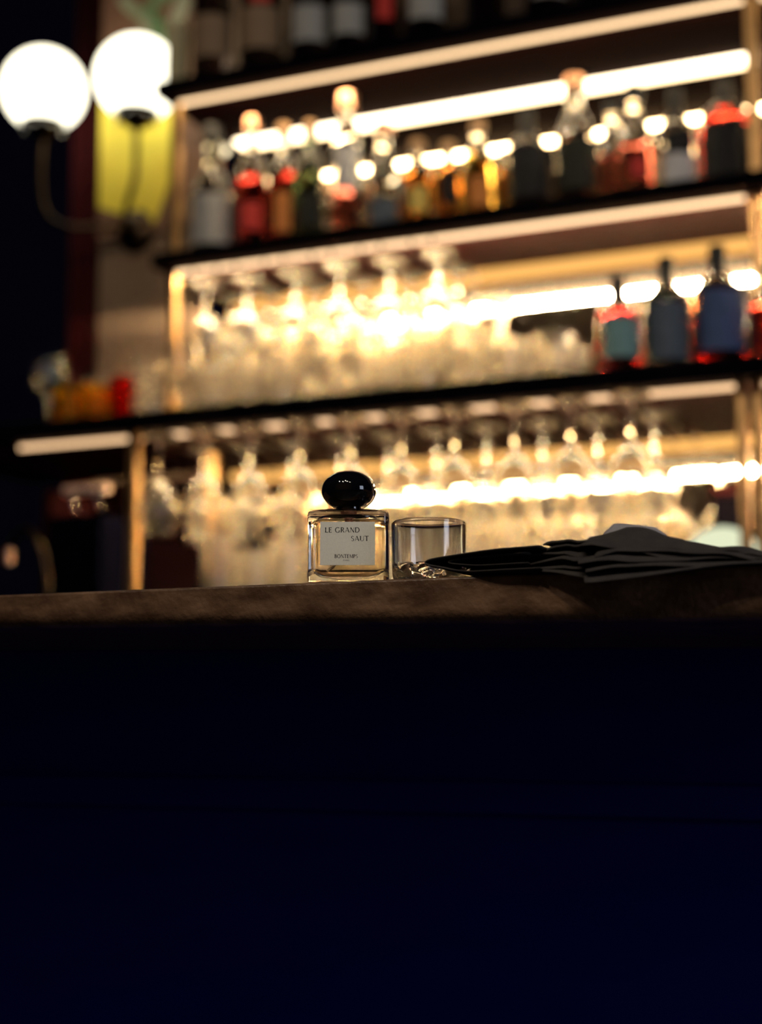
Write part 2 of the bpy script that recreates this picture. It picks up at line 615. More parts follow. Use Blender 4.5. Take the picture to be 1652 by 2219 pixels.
g = 'glasses standing on the lowest shelf'
for j, (y, rn) in enumerate(((2.585, 'front'), (2.690, 'middle'), (2.830, 'rear'))):
    for i in range(10):
        x = -1.61 + 0.074 * i + (0.02 if j == 1 else 0)
        nm, me, what, c = (('highball_glass', high_me, 'tall fluted tumbler', 'glass'), ('rocks_glass', slim_me, 'short fluted tumbler', 'glass'), ('stem_glass', flute_me, 'upright stemmed glass', 'wine glass'))[(i * 2 + j * 2 + (i // 3)) % 3]
        place(nm, me, x, y + random.uniform(-.008, .008), Z3, '%s standing on the lowest shelf, %s from the left, %s row' % (what, ORD[i], rn), c, g)
g2 = 'short tumblers on the lowest shelf'
for j, (y, rn) in enumerate(((2.57, 'front'), (2.665, 'rear'))):
    for i in range(2):
        place('rocks_glass', rocks_me, -0.852 + 0.092 * i, y, Z3, 'short fluted tumbler on the lowest shelf %s, %s row' % (('beside the tall tumblers', 'nearest the bottles')[i], rn), 'glass', g2)
place('stem_glass', up_me, -1.905, 2.66, Z3, 'upright wine glass alone at the left end of the lowest shelf', 'wine glass')
for i, (x, y) in enumerate(((-1.805, 2.58), (-1.775, 2.655), (-1.738, 2.585))):
    place('yellow_tumbler', small_y, x, y, Z3, ['yellow tumbler next to the wine glass at the shelf end', 'yellow tumbler set behind the other two', 'yellow tumbler nearest the red tumbler'][i], 'glass', 'yellow tumblers on the lowest shelf')
place('red_tumbler', small_r, -1.685, 2.60, Z3, 'slim red tumbler between yellow tumblers and clear tumblers', 'glass')
for i, (x, y) in enumerate(((-1.83, 2.73), (-1.755, 2.745), (-1.685, 2.70))):
    place('highball_glass', high_me, x, y, Z3, ['tall tumbler behind the leftmost yellow tumbler', 'tall tumbler behind the yellow tumblers near the middle', 'tall tumbler behind the slim red tumbler'][i], 'glass', g)


# ------------------------------------------------------------------ bottles
def bottle(x, y, z, h, r, gm, label, group, lab=None, cap=None, liquid=None, shoulder=0.62, neck=0.30, ln=None, round_sh=0.5, caph=0.10, band=None):
    """lathed spirit bottle: body, liquid, wrapped paper label, cap; lab = (z0, z1, paper, half-angle)"""
    root = empty('bottle', (x, y, z), label, 'bottle', group)
    nr = max(0.011, r * neck)
    hs = h * shoulder
    hc = h * (1 - caph)
    prof = [(0, 0.004), (r * 0.7, 0.003), (r * 0.93, 0.0), (r, 0.005), (r, hs * 0.5), (r, hs)]
    sh = (h - hs) * round_sh
    for k in range(1, 7):
        t = k / 6
        s = t * t * (3 - 2 * t)
        prof.append((r + (nr - r) * (0.35 * t + 0.65 * s), hs + sh * (1 - (1 - t) ** 1.3)))
    prof += [(nr, (hs + sh + hc) / 2), (nr, hc - 0.012), (nr * 1.2, hc - 0.010), (nr * 1.2, hc - 0.003), (nr, hc), (0, hc)]
    body = link('glass_body', lathe_me('glass_body', prof, 28), gm, root)
    if liquid:
        f = liquid[1] * h
        lp = [(0, 0.012)]
        for rr, zz in prof[2:]:
            z2 = max(zz, 0.012)
            if zz < f and rr > 0.004:
                lp.append((rr - 0.0035, z2))
        lr = lp[-1][0]
        lp += [(lr, f), (0, f)]
        link('liquid', lathe_me('liquid', lp, 24), liquid[0], root)
    if lab:
        for L in (lab if isinstance(lab, list) else [lab]):
            z0, z1, pm, ha = L[:4]
            bm = bmesh.new()
            n = 14
            a0 = -PI / 2 + 0.42
            ring = []
            for k in range(n + 1):
                a = a0 - ha + 2 * ha * k / n
                c, s = math.cos(a), math.sin(a)
                ring.append([bm.verts.new((q * c, q * s, zz)) for q, zz in ((r + 0.0004, z0 * h), (r + 0.001, z0 * h), (r + 0.001, z1 * h), (r + 0.0004, z1 * h))])
            for p, q in zip(ring, ring[1:]):
                for k in range(4):
                    bm.faces.new((p[k], p[(k + 1) % 4], q[(k + 1) % 4], q[k]))
            bm.faces.new(ring[0])
            bm.faces.new(ring[-1])
            lo = link('label', tomesh('label', bm), pm, root)
            if ln:
                lo['label'] = ln
    if cap:
        cr = nr * 1.35
        cz = hc
        me = lathe_me('cap', [(0, cz), (cr, cz), (cr, cz + h * caph * 0.9), (cr * 0.85, h), (0, h)], 20)
        link('cap', me, cap, root)
    return root


Z2 = 2.0122
G1 = 'bottles on the middle shelf'
Y1 = 2.84
bottle(-1.618, Y1, Z2, 0.315, 0.047, b_smoke, 'squat clear bottle with large grey label, at the left end of the middle shelf', G1, (0.10, 0.46, P['grey'], 1.1), cap_black, (liq['grey'], 0.42), 0.46, 0.34, round_sh=0.45)
bottle(-1.518, Y1, Z2, 0.318, 0.035, b_clear, 'clear bottle of red spirit with copper cap, leftmost of the two red ones', G1, (0.16, 0.36, P['red'], 0.7), cap_copper, (liq['red'], 0.55), 0.56, 0.36)
bottle(-1.444, Y1 + .01, Z2, 0.295, 0.034, b_clear, 'clear bottle of red spirit with orange label beside the copper capped one', G1, (0.14, 0.44, P['orange'], 0.5), cap_cork, (liq['red'], 0.60), 0.58, 0.34)
bottle(-1.376, Y1, Z2, 0.285, 0.031, b_green, 'slim dark green bottle right of the red bottles', G1, (0.15, 0.40, P['green'], 1.0), cap_cork, None, 0.6, 0.36)
bottle(-1.284, Y1 - .01, Z2, 0.330, 0.031, b_clear, 'tallest clear bottle with narrow white label and copper top', G1, (0.34, 0.62, P['white'], 0.95), cap_copper, (liq['pink'], 0.33), 0.66, 0.5, caph=0.12)
bottle(-1.203, Y1, Z2, 0.255, 0.037, b_clear, 'clear decanter-like bottle with round shoulders beside the white labelled one', G1, (0.08, 0.30, P['bluegrey'], 0.9), cap_copper, (liq['clear'], 0.5), 0.5, 0.4)
bottle(-1.127, Y1, Z2, 0.205, 0.034, b_clear, 'short bottle of orange spirit, left of the small dark labelled one', G1, (0.2, 0.45, P['yellow'], 0.5), cap_cork, (liq['orange'], 0.62), 0.6, 0.36)
bottle(-1.058, Y1, Z2, 0.190, 0.030, b_clear, 'small orange bottle with narrow black label in the middle of the shelf', G1, (0.25, 0.6, P['black'], 0.4), cap_cork, (liq['orange'], 0.7), 0.62, 0.36)
bottle(-0.992, Y1, Z2, 0.225, 0.034, b_clear, 'golden yellow bottle with orange label and cork', G1, (0.15, 0.42, P['orange'], 0.6), cap_cork, (liq['gold'], 0.66), 0.6, 0.36)
bottle(-0.938, Y1 + .02, Z2, 0.160, 0.020, b_clear, 'miniature amber bottle tucked beside the black labelled bottle', G1, None, cap_cork, (liq['orange'], 0.7), 0.62, 0.4)
bottle(-0.886, Y1, Z2, 0.232, 0.042, b_clear, 'round shouldered clear bottle with big black label and black neck', G1, (0.16, 0.62, P['black'], 1.25), cap_black, (liq['dark'], 0.5), 0.62, 0.26, caph=0.24)
bottle(-0.785, Y1, Z2, 0.285, 0.040, b_clear, 'tall clear bottle with dark green label on the middle shelf', G1, (0.14, 0.50, P['green'], 1.3), cap_copper, (liq['dark'], 0.3), 0.54, 0.42)
bottle(-0.715, Y1 + .02, Z2, 0.232, 0.028, b_clear, 'slim clear bottle of pink spirit behind the reddish one', G1, None, cap_black, (liq['pink'], 0.5), 0.56, 0.4)
bottle(-0.662, Y1 - .01, Z2, 0.240, 0.034, b_clear, 'clear bottle of reddish pink spirit with small red label', G1, (0.18, 0.34, P['red'], 0.5), cap_black, (liq['pink'], 0.5), 0.54, 0.42)
bottle(-0.583, Y1, Z2, 0.225, 0.038, b_clear, 'clear bottle with black and white label and thin black stopper', G1, [(0.10, 0.36, P['white'], 0.95), (0.37, 0.56, P['black'], 0.75)], cap_black, (liq['clear'], 0.5), 0.58, 0.24, caph=0.2)
bottle(-0.488, Y1, Z2, 0.225, 0.048, b_clear, 'broad clear bottle with black label and red shoulder, by the right post', G1, (0.04, 0.56, P['black'], 1.35), cap_black, (liq['scarlet'], 0.7), 0.66, 0.22, caph=0.2)
bottle(-0.355, Y1, Z2, 0.26, 0.04, b_clear, 'clear bottle just right of the right post', G1, (0.2, 0.5, P['grey'], 0.8), cap_black, (liq['clear'], 0.5), 0.6, 0.3)

G2 = 'bottles at the right of the lowest shelf'
Y2 = 2.63
bottle(-0.653, Y2, Z3, 0.20, 0.040, b_clear, 'bottle of dark red spirit with teal label on the lowest shelf', G2, (0.22, 0.58, P['teal'], 0.9), cap_black, (liq['wine'], 0.64), 0.62, 0.24, caph=0.22)
bottle(-0.565, Y2, Z3, 0.225, 0.041, b_dark, 'dark bottle with blue-grey label between the teal and blue labelled ones', G2, (0.14, 0.60, P['bluegrey'], 1.1), cap_black, None, 0.62, 0.26, caph=0.2)
bottle(-0.474, Y2, Z3, 0.235, 0.046, b_brown, 'brown bottle with blue label on the lowest shelf', G2, (0.16, 0.62, P['blue'], 1.0), cap_black, (liq['wine'], 0.5), 0.62, 0.26, caph=0.2)
bottle(-0.385, Y2, Z3, 0.19, 0.038, b_clear, 'bottle of orange-red spirit at the right edge of the lowest shelf', G2, None, cap_black, (liq['red'], 0.6), 0.6, 0.3)

Z1 = 2.4022
G3 = 'bottles on the uppermost shelf'
Y0 = 2.80
bottle(-1.600, Y0, Z1, 0.31, 0.044, b_dark, 'dark bottle with brown label beside the cream carton on the uppermost shelf', G3, (0.17, 0.48, P['brown'], 1.0), cap_black, None, 0.66)
bottle(-1.478, Y0, Z1, 0.30, 0.048, b_dark, 'dark bottle with brown label and red seal on the uppermost shelf', G3, [(0.16, 0.48, P['brown'], 1.0), (0.50, 0.60, P['red'], 0.45)], cap_red, None, 0.70)
bottle(-1.360, Y0, Z1, 0.31, 0.044, b_dark, 'dark bottle with pale grey label, left of the pair on the uppermost shelf', G3, (0.14, 0.40, P['grey'], 0.9), cap_black, None, 0.66)
bottle(-1.268, Y0, Z1, 0.31, 0.042, b_dark, 'dark bottle with pale grey label, right of the pair on the uppermost shelf', G3, (0.14, 0.36, P['grey'], 0.85), cap_black, None, 0.66)
bottle(-1.185, Y0, Z1, 0.31, 0.034, b_dark, 'dark bottle with dim red label on the uppermost shelf', G3, (0.20, 0.44, P['red'], 0.5), cap_black, None, 0.66)
bottle(-1.092, Y0, Z1, 0.31, 0.044, b_dark, 'dark bottle with squarish grey label, alone right of the red one', G3, (0.14, 0.35, P['grey'], 0.9), cap_black, None, 0.66)
bottle(-0.960, Y0, Z1, 0.31, 0.042, b_dark, 'dark unlabelled bottle on the uppermost shelf', G3, None, cap_black, None, 0.66)
bottle(-0.828, Y0, Z1, 0.31, 0.046, b_dark, 'dark bottle with grey label low at the top edge of the photo', G3, (0.12, 0.30, P['grey'], 0.8), cap_black, None, 0.66)
bottle(-0.732, Y0, Z1, 0.31, 0.045, b_dark, 'dark bottle with brown label at the top edge of the photo', G3, (0.14, 0.30, P['brown'], 0.8), cap_black, None, 0.66)
ct = empty('carton', (-1.680, 2.79, Z1), 'slim cream carton at the left end of the uppermost shelf', 'box')
link('carton_body', tomesh('carton_body', box_bm(-0.019, 0.019, -0.019, 0.019, 0, 0.15, 0.001)), P['cream'], ct)
link('carton_flap', tomesh('carton_flap', box_bm(-0.0185, 0.0185, -0.0185, 0.0185, 0.1502, 0.1515)), P['cream'], ct)


# ------------------------------------------------------------------ wall at the left: curtain, picture, twin globe lamp
def curtain():
    bm = bmesh.new()
    n = 60
    top, bot = [], []
    for k in range(n + 1):
        x = -2.16 + 0.105 * k / n
        y = YB + 0.03 + 0.018 * math.sin(k / n * 2 * PI * 3.5)
        bot.append(bm.verts.new((x, y, 0.01)))
        top.append(bm.verts.new((x, y, 3.0)))
    for k in range(n):
        bm.faces.new((bot[k], bot[k + 1], top[k + 1], top[k]))
    me = tomesh('curtain', bm, True)
    return me


cu = link('curtain', curtain(), maroon_cloth)
md = cu.modifiers.new('thick', 'SOLIDIFY')
md.thickness = 0.004
tag(cu, 'dark red curtain hanging at the left edge of the brown wall', 'curtain')


def flat(name, pts, y0, y1, mat, parent):
    bm = bmesh.new()
    a = [bm.verts.new((x, y0, z)) for x, z in pts]
    b = [bm.verts.new((x, y1, z)) for x, z in pts]
    bm.faces.new(a)
    bm.faces.new(list(reversed(b)))
    n = len(pts)
    for k in range(n):
        bm.faces.new((a[k], b[k], b[(k + 1) % n], a[(k + 1) % n]))
    return link(name, tomesh(name, bm), mat, parent)


pic = empty('wall_picture', (-1.92, YB, 2.2), 'painted picture of a yellow vase with green leaves on brown wall', 'picture')
yo = YB
flat('canvas', [(-0.128, -0.02), (0.21, -0.02), (0.21, 0.66), (-0.128, 0.66)], -0.014, -0.001,
     pmat('canvas_brown', (0.16, 0.075, 0.045), 0.8, noise=(7, 5, (0.22, 0.11, 0.06), (1, 1, 1))), pic)
flat('vase', [(-0.126, 0.06), (0.035, 0.0), (0.062, 0.06), (0.092, 0.15), (0.112, 0.26), (0.115, 0.36), (-0.126, 0.40)], -0.0155, -0.0141,
     pmat('vase_yellow', (0.85, 0.70, 0.06), 0.7, noise=(8, 4, (0.80, 0.62, 0.05), (1, 1, 1))), pic)
leaf_m = pmat('leaf_green', (0.10, 0.20, 0.08), 0.8, noise=(14, 4, (0.30, 0.36, 0.20), (1, 1, 1)))
pale_m = pmat('leaf_pale', (0.40, 0.38, 0.26), 0.8, noise=(14, 4, (0.30, 0.34, 0.20), (1, 1, 1)))


def leaf(cx, cz, ln, wd, ang, mat, nm='leaf', y=0.0):
    pts = []
    for k in range(16):
        a = 2 * PI * k / 16
        u, v = ln * math.cos(a), wd * math.sin(a) * (0.6 + 0.4 * math.cos(a))
        pts.append((cx + u * math.cos(ang) - v * math.sin(ang), cz + u * math.sin(ang) + v * math.cos(ang)))
    return flat(nm, pts, -0.0155 - y, -0.0141 - y, mat, pic)


leaf(0.03, 0.47, 0.075, 0.045, 1.9, leaf_m)
leaf(0.085, 0.50, 0.08, 0.035, 1.2, pale_m, y=0.002)
leaf(-0.03, 0.55, 0.07, 0.022, 2.4, pale_m, y=0.002)
leaf(0.04, 0.57, 0.09, 0.03, 0.5, leaf_m, y=0.004)
leaf(0.02, 0.46, 0.09, 0.012, 2.05, pale_m, 'stalk', y=0.004)

sc = empty('wall_lamp', (-1.94, YB, 2.19), 'twin wall lamp with two glowing white globes on dark bronze arms', 'lamp')


def scp(name, me, mat, loc=(0, 0, 0), parent=sc, label=None):
    o = link(name, me, mat, parent, loc)
    if label:
        o['label'] = label
    return o


# local frame: wall at y = 0, the room at -y
g1 = Vector((-0.180, -0.15, 0.332))
g2_ = Vector((0.084, -0.15, 0.316))
me = lathe_me('rose', [(0, 0), (0.052, 0), (0.055, 0.008), (0.046, 0.020), (0.026, 0.032), (0, 0.036)], 32)
me.transform(Matrix.Rotation(PI / 2, 4, 'X'))
scp('wall_rose', me, bronze, (0.0, -0.001, 0.0))
scp('arm', tube_me('arm', smooth_path([(0, -0.03, 0), (0.02, -0.09, -0.01), (0.06, -0.14, 0.02), (0.084, -0.15, 0.08), (0.084, -0.15, 0.19)]), 0.0075), bronze)
scp('arm', tube_me('arm', smooth_path([(0, -0.03, 0), (-0.03, -0.10, -0.015), (-0.10, -0.145, -0.02), (-0.16, -0.15, 0.02), (-0.180, -0.15, 0.10), (-0.180, -0.15, 0.21)]), 0.0075), bronze)
for gpos in (g1, g2_):
    gl = scp('globe_shade', sphere_me('globe_shade', 0.1005, -0.86, 40, 24), globe_m, gpos)
    zb = -0.0865
    ho = scp('lamp_holder', lathe_me('lamp_holder', [(0, zb - 0.045), (0.008, zb - 0.045), (0.014, zb - 0.035), (0.034, zb - 0.024), (0.048, zb - 0.010), (0.056, zb + 0.008), (0.052, zb + 0.006), (0.044, zb - 0.002), (0, zb - 0.004)], 32), bronze, gpos)
    for k in range(8):
        a = 2 * PI * k / 8 + 0.2
        s = scp('stud', sphere_me('stud', 0.006, None, 12, 6), chrome, (0.047 * math.cos(a), 0.047 * math.sin(a), zb - 0.016), ho)


# ------------------------------------------------------------------ things on the back counter
tp = empty('beer_tap', (-1.782, 2.5, 0.93), 'curved dark bronze tap rising at the left behind the counter', 'tap')
link('spout', tube_me('spout', smooth_path([(0.004, 0, 0.0), (0.004, 0, 0.28), (0.0, 0, 0.36), (-0.012, 0, 0.41), (-0.032, 0, 0.445), (-0.056, 0, 0.458), (-0.08, 0, 0.448), (-0.094, 0, 0.42)]), 0.009), bronze, tp)
link('base', lathe_me('base', [(0, 0), (0.03, 0), (0.03, 0.01), (0.014, 0.02), (0, 0.02)], 24), bronze, tp)
link('nozzle', lathe_me('nozzle', [(0, 0), (0.012, 0), (0.013, 0.03), (0, 0.03)], 20), cap_copper, tp, (-0.095, 0, 0.392))

gd = empty('grinder', (-1.755, 2.66, 0.93), 'dark machine with highlight-coloured rail under the left end of the lowest shelf', 'machine')
link('housing', tomesh('housing', box_bm(-0.10, 0.030, -0.06, 0.12, 0, 0.50, 0.003)), pmat('machine_black', (0.002, 0.002, 0.005), 0.9, spec=0.0), gd)
link('side_panel', tomesh('side_panel', box_bm(-0.125, -0.101, -0.05, 0.11, 0.02, 0.56, 0.004)), lacquer, gd)
link('rail', tube_me('rail', [(-0.05, -0.075, 0.548), (0.055, -0.075, 0.548)], 0.0095), pmat('rail_highlight', (0.85, 0.55, 0.42), 0.35), gd)  # pinkish highlight along the rail put into its base colour
for x in (-0.04, 0.02):
    link('rail_post', tube_me('rail_post', [(x, -0.075, 0.548), (x, -0.05, 0.51)], 0.004, 8), chrome, gd)

# low riser with a second lot of tumblers, half hidden by the front counter
rs = empty('riser_shelf', (-1.0, 2.72, 0.93), 'low dark riser shelf carrying tumblers behind the front counter', 'shelf')
link('riser_board', tomesh('riser_board', box_bm(-0.50, 0.40, -0.18, 0.22, 0.28, 0.302, 0.002)), dark_edge, rs)
for x in (-0.49, 0.38):
    link('riser_side', tomesh('riser_side', box_bm(x, x + 0.018, -0.17, 0.21, 0.0, 0.2795)), dark_edge, rs)
for j, (y, rn) in enumerate(((2.60, 'front'), (2.70, 'middle'), (2.82, 'rear'))):
    for i in range(12):
        x = -1.455 + 0.0735 * i + (0.012 if j == 1 else 0)
        nm, me, what, c = (('highball_glass', high_me, 'tall fluted tumbler', 'glass'), ('rocks_glass', rocks_s, 'wide squat tumbler', 'glass'), ('rocks_glass', slim_me, 'short fluted tumbler', 'glass'))[(i * 2 + j + (i // 4)) % 3]
        place(nm, me, x, y + random.uniform(-.008, .008), 1.2323, '%s on the low riser, %s from the left, %s row' % (what, ORD[i], rn), c, 'glasses on the low riser')
db = empty('wooden_box', (-0.475, 2.87, 0.93), 'dark wooden box at the right under the lowest shelf', 'box')
link('box_body', tomesh('box_body', box_bm(-0.05, 0.07, -0.07, 0.08, 0.0, 0.49, 0.003)), dark_edge, db)
link('box_lid', tomesh('box_lid', box_bm(-0.055, 0.075, -0.075, 0.085, 0.4905, 0.51, 0.003)), lacquer, db)

lp = empty('mirrored_globe', (-0.482, 2.64, 0.93), 'added dim globe in place of a mirrored room lamp behind the napkin', 'lamp')  # globe and stem added in place of a room lamp's mirror reflection
link('globe_shade', sphere_me('globe_shade', 0.073, -0.9, 40, 24), globe_mirrored, lp, (0, 0, 0.340))
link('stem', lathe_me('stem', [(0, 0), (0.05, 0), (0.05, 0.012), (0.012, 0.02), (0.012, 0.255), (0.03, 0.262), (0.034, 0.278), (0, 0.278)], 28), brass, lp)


# ------------------------------------------------------------------ perfume bottle
def rrect(w, d, r, n=6):
    pts = []
    for sx, sy, a0 in ((1, 1, 0), (-1, 1, PI / 2), (-1, -1, PI), (1, -1, 1.5 * PI)):
        for k in range(n + 1):
            a = a0 + PI / 2 * k / n
            pts.append((sx * (w / 2 - r) + r * math.cos(a), sy * (d / 2 - r) + r * math.sin(a)))
    return pts


def rbox_me(name, levels, n=6):
    bm = bmesh.new()
    rows = []
    for z, w, d, r in levels:
        rows.append([bm.verts.new((x, y, z)) for x, y in rrect(w, d, r, n)])
    for a, b in zip(rows, rows[1:]):
        m = len(a)
        for k in range(m):
            bm.faces.new((a[k], a[(k + 1) % m], b[(k + 1) % m], b[k]))
    bm.faces.new(rows[0])
    bm.faces.new(rows[-1])
    return sharp(tomesh(name, bm, True), 38)


PBX, PBY, ZC = -0.4612, 1.022, 1.1032
pb = empty('perfume_bottle', (PBX, PBY, ZC), 'square glass perfume bottle with pebble-shaped black cap on the counter', 'perfume', rz=math.radians(22.5))
BW, BD, BH = 0.0602, 0.0330, 0.0563
lv = [(0.0, BW - 0.004, BD - 0.004, 0.004), (0.0006, BW - 0.002, BD - 0.002, 0.005), (0.002, BW, BD, 0.006)]
lv += [(BH - 0.0055, BW, BD, 0.006)]
for k in range(1, 7):
    a = PI / 2 * k / 6
    q = 0.0040 * (1 - math.cos(a))
    lv.append((BH - 0.0055 + 0.0040 * math.sin(a), BW - 2 * q, BD - 2 * q, max(0.003, 0.006 - q * 0.4)))
lv += [(BH - 0.0007, BW - 0.020, BD - 0.012, 0.004), (BH, 0.021, 0.0165, 0.008)]
body = link('glass_body', rbox_me('glass_body', lv), clear, pb)
perf = glass('perfume_liquid', (1.0, 0.84, 0.62), 0.0, 0.905)
iv = []
for k in range(7):
    a = PI / 2 * k / 6
    q = 0.012 * (1 - math.sin(a))
    iv.append((0.0050 + 0.0065 * (1 - math.cos(a)), BW - 0.008 - 2 * q, BD - 0.0075 - 1.2 * q, 0.0045))
iv += [(BH - 0.0125, BW - 0.008, BD - 0.0075, 0.0045), (BH - 0.0095, BW - 0.010, BD - 0.009, 0.0045), (BH - 0.0088, BW - 0.014, BD - 0.012, 0.0045)]
link('liquid', rbox_me('liquid', iv), perf, pb)
air = glass('bottle_air', (1, 1, 1), 0.0, 0.667)
link('air_gap', rbox_me('air_gap', [(BH - 0.0082, BW - 0.014, BD - 0.012, 0.0045), (BH - 0.0062, BW - 0.018, BD - 0.014, 0.004), (BH - 0.0048, BW - 0.030, BD - 0.018, 0.004)]), air, pb)
plastic = pmat('tube_plastic', (0.75, 0.62, 0.45), 0.4)
link('dip_tube', tube_me('dip_tube', smooth_path([(0.0, 0, BH - 0.010), (-0.0015, 0, 0.036), (-0.006, -0.001, 0.020), (-0.0155, -0.002, 0.0095)]), 0.0011, 8), plastic, pb)
link('pump', lathe_me('pump', [(0, BH - 0.0125), (0.0028, BH - 0.0125), (0.0032, BH - 0.008), (0.006, BH - 0.007), (0.006, BH - 0.0042), (0, BH - 0.0042)], 16), cap_copper, pb)
gloss_black = pmat('gloss_black', (0.003, 0.003, 0.004), 0.06, coat=0.6)
link('collar', lathe_me('collar', [(0, BH), (0.0098, BH), (0.0098, BH + 0.0016), (0, BH + 0.0016)], 32), gloss_black, pb)
cap = link('cap', sphere_me('cap', 0.0205, -0.86, 56, 32, 0.745), gloss_black, pb, (0, 0, BH + 0.0012 + 0.0205 * 0.745 * 0.86))
cap['label'] = 'glossy black pebble-shaped cap'
# label with its lettering
LW, LH = 0.0400, 0.0318
lab = link('label', tomesh('label', box_bm(-LW / 2, LW / 2, -0.00035, 0, 0, LH)), pmat('label_paper', (0.82, 0.81, 0.72), 0.7, noise=(900, 3, (0.77, 0.76, 0.67), (1, 1, 1))), pb, (-0.0004, -BD / 2 - 0.0001, 0.0133))
lab['label'] = 'grey paper label with black lettering'


def arc(cx, cy_, rx, ry, a0, a1, n=14):
    return [(cx + rx * math.cos(math.radians(a0 + (a1 - a0) * k / n)), cy_ + ry * math.sin(math.radians(a0 + (a1 - a0) * k / n))) for k in range(n + 1)]


TK, TN = 0.15, 0.08


def vert(x, w=TK, y0=0, y1=1):      # upright, slightly flared at both ends
    return ([(x, y0), (x, y0 + 0.06), (x, (y0 + y1) / 2), (x, y1 - 0.06), (x, y1)], [w * 1.7, w * 1.1, w * 0.92, w * 1.1, w * 1.7])


def hor(x0, x1, y, w=TN):
    return ([(x0, y), ((x0 + x1) / 2, y), (x1 - 0.05, y), (x1, y)], [w, w, w * 1.3, w * 2.6])


def dg(p, q, w):
    return ([p, ((p[0] + q[0]) / 2, (p[1] + q[1]) / 2), q], [w * 1.1, w * 0.95, w * 1.1])


def bowl(pts, wmin=TN, wmax=TK):     # width swells where the stroke runs upright
    ws = []
    for k in range(len(pts)):
        a, b = pts[max(k - 1, 0)], pts[min(k + 1, len(pts) - 1)]
        dx, dy = abs(b[0] - a[0]), abs(b[1] - a[1])
        ws.append(wmin + (wmax - wmin) * dy / (dx + dy + 1e-9))
    return (pts, ws)


GL = {
    'L': ([vert(.07), hor(.05, .52, .03)], .54),
    'E': ([vert(.07), hor(.05, .50, .03), hor(.05, .44, .52), hor(.05, .50, .97)], .54),
    'G': ([bowl(arc(.48, .5, .44, .49, 45, 315, 22)), vert(.80, .10, .02, .44)], .92),
    'R': ([vert(.07), bowl([(.07, .97)] + arc(.28, .735, .24, .235, 90, -90, 12) + [(.07, .5)]), dg((.28, .5), (.66, .0), .12)], .66),
    'A': ([dg((.38, 1.0), (.04, 0), .055), dg((.38, 1.0), (.78, 0), .13), hor(.16, .62, .33, .05)], .80),
    'N': ([vert(.08, .06), dg((.08, 1.0), (.72, 0.0), .13), vert(.72, .06)], .80),
    'D': ([vert(.07), bowl([(.07, .97)] + arc(.34, .5, .44, .47, 90, -90, 18) + [(.07, .03)])], .84),
    'S': ([bowl([(.44, .84)] + arc(.25, .74, .19, .24, 60, 220, 10) + arc(.25, .26, .21, .25, 50, -150, 12), .05, .12)], .50),
    'U': ([vert(.09, TK, .25, 1), bowl(arc(.38, .28, .29, .27, 180, 360, 14), .05, .10), vert(.67, .06, .25, 1)], .76),
    'T': ([hor(.34, .70, .97), hor(.34, -.02, .97), vert(.34)], .70),
    'B': ([vert(.07), bowl([(.07, .97)] + arc(.26, .76, .20, .21, 90, -90, 12) + [(.07, .55)]), bowl([(.07, .53)] + arc(.28, .28, .26, .25, 90, -90, 12) + [(.07, .03)])], .58),
    'O': ([bowl(arc(.47, .5, .43, .49, 0, 360, 28))], .94),
    'M': ([vert(.09, .055), dg((.10, 1.0), (.48, .08), .12), dg((.48, .08), (.86, 1.0), .05), vert(.88, TK)], .98),
    'P': ([vert(.07), bowl([(.07, .97)] + arc(.26, .72, .24, .25, 90, -90, 12) + [(.07, .47)])], .54),
    'I': ([vert(.08)], .16),
}
ink = pmat('label_ink', (0.010, 0.009, 0.008), 0.7)


def lettering(text, x0, x1, zb, hh, name='lettering'):
    """one line of capitals from x0 to x1 on the label (metres from its left and lower edge)"""
    tr = 0.20
    tot = sum(GL[c][1] if c != ' ' else 0.30 for c in text) + tr * (len(text) - 1)
    sx = (x1 - x0) / tot
    bm = bmesh.new()
    cx = x0
    for c in text:
        if c == ' ':
            cx += (0.30 + tr) * sx
            continue
        for si, (pts, ws) in enumerate(GL[c][0]):
            P2 = [Vector((p[0] * sx, p[1] * hh)) for p in pts]
            L_, R_ = [], []
            y = -0.00040 - 0.000004 * si
            for k, p in enumerate(P2):
                t = (P2[min(k + 1, len(P2) - 1)] - P2[max(k - 1, 0)]).normalized()
                n = Vector((-t.y, t.x))
                w = ws[k] * hh * 0.5 * 1.25
                for lst, s in ((L_, 1), (R_, -1)):
                    q = p + n * w * s
                    lst.append(bm.verts.new((cx + q.x - LW / 2, y, zb + q.y)))
            for k in range(len(P2) - 1):
                f = bm.faces.new((L_[k], L_[k + 1], R_[k + 1], R_[k]))
        cx += (GL[c][1] + tr) * sx
    me = bpy.data.meshes.new(name)
    bm.to_mesh(me)
    bm.free()
    return link(name, me, ink, lab)


u = 1 / 3000.0
lettering('LE GRAND', 11 * u, 86 * u, 72 * u, 11.0 * u)
lettering('SAUT', 68 * u, 106 * u, 53 * u, 11.0 * u)
lettering('BONTEMPS', 32 * u, 82 * u, 15.5 * u, 8.0 * u)
lettering('PARIS', 51 * u, 64 * u, 9.0 * u, 3.0 * u)

# ------------------------------------------------------------------ tumbler beside the perfume
TH, TR = 0.0455, 0.0275
tp_prof = [(0, 0.0010), (0.014, 0.0008), (0.0235, 0.0), (0.0255, 0.0015), (0.0268, 0.006), (0.0272, 0.012), (TR, 0.030), (TR, TH - 0.0012), (TR - 0.0006, TH - 0.0002), (TR - 0.0012, TH), (TR - 0.0018, TH - 0.0006),
           (TR - 0.0024, TH - 0.003), (TR - 0.0026, 0.014), (TR - 0.0040, 0.0095), (0.018, 0.0075), (0.010, 0.0070), (0, 0.0080)]


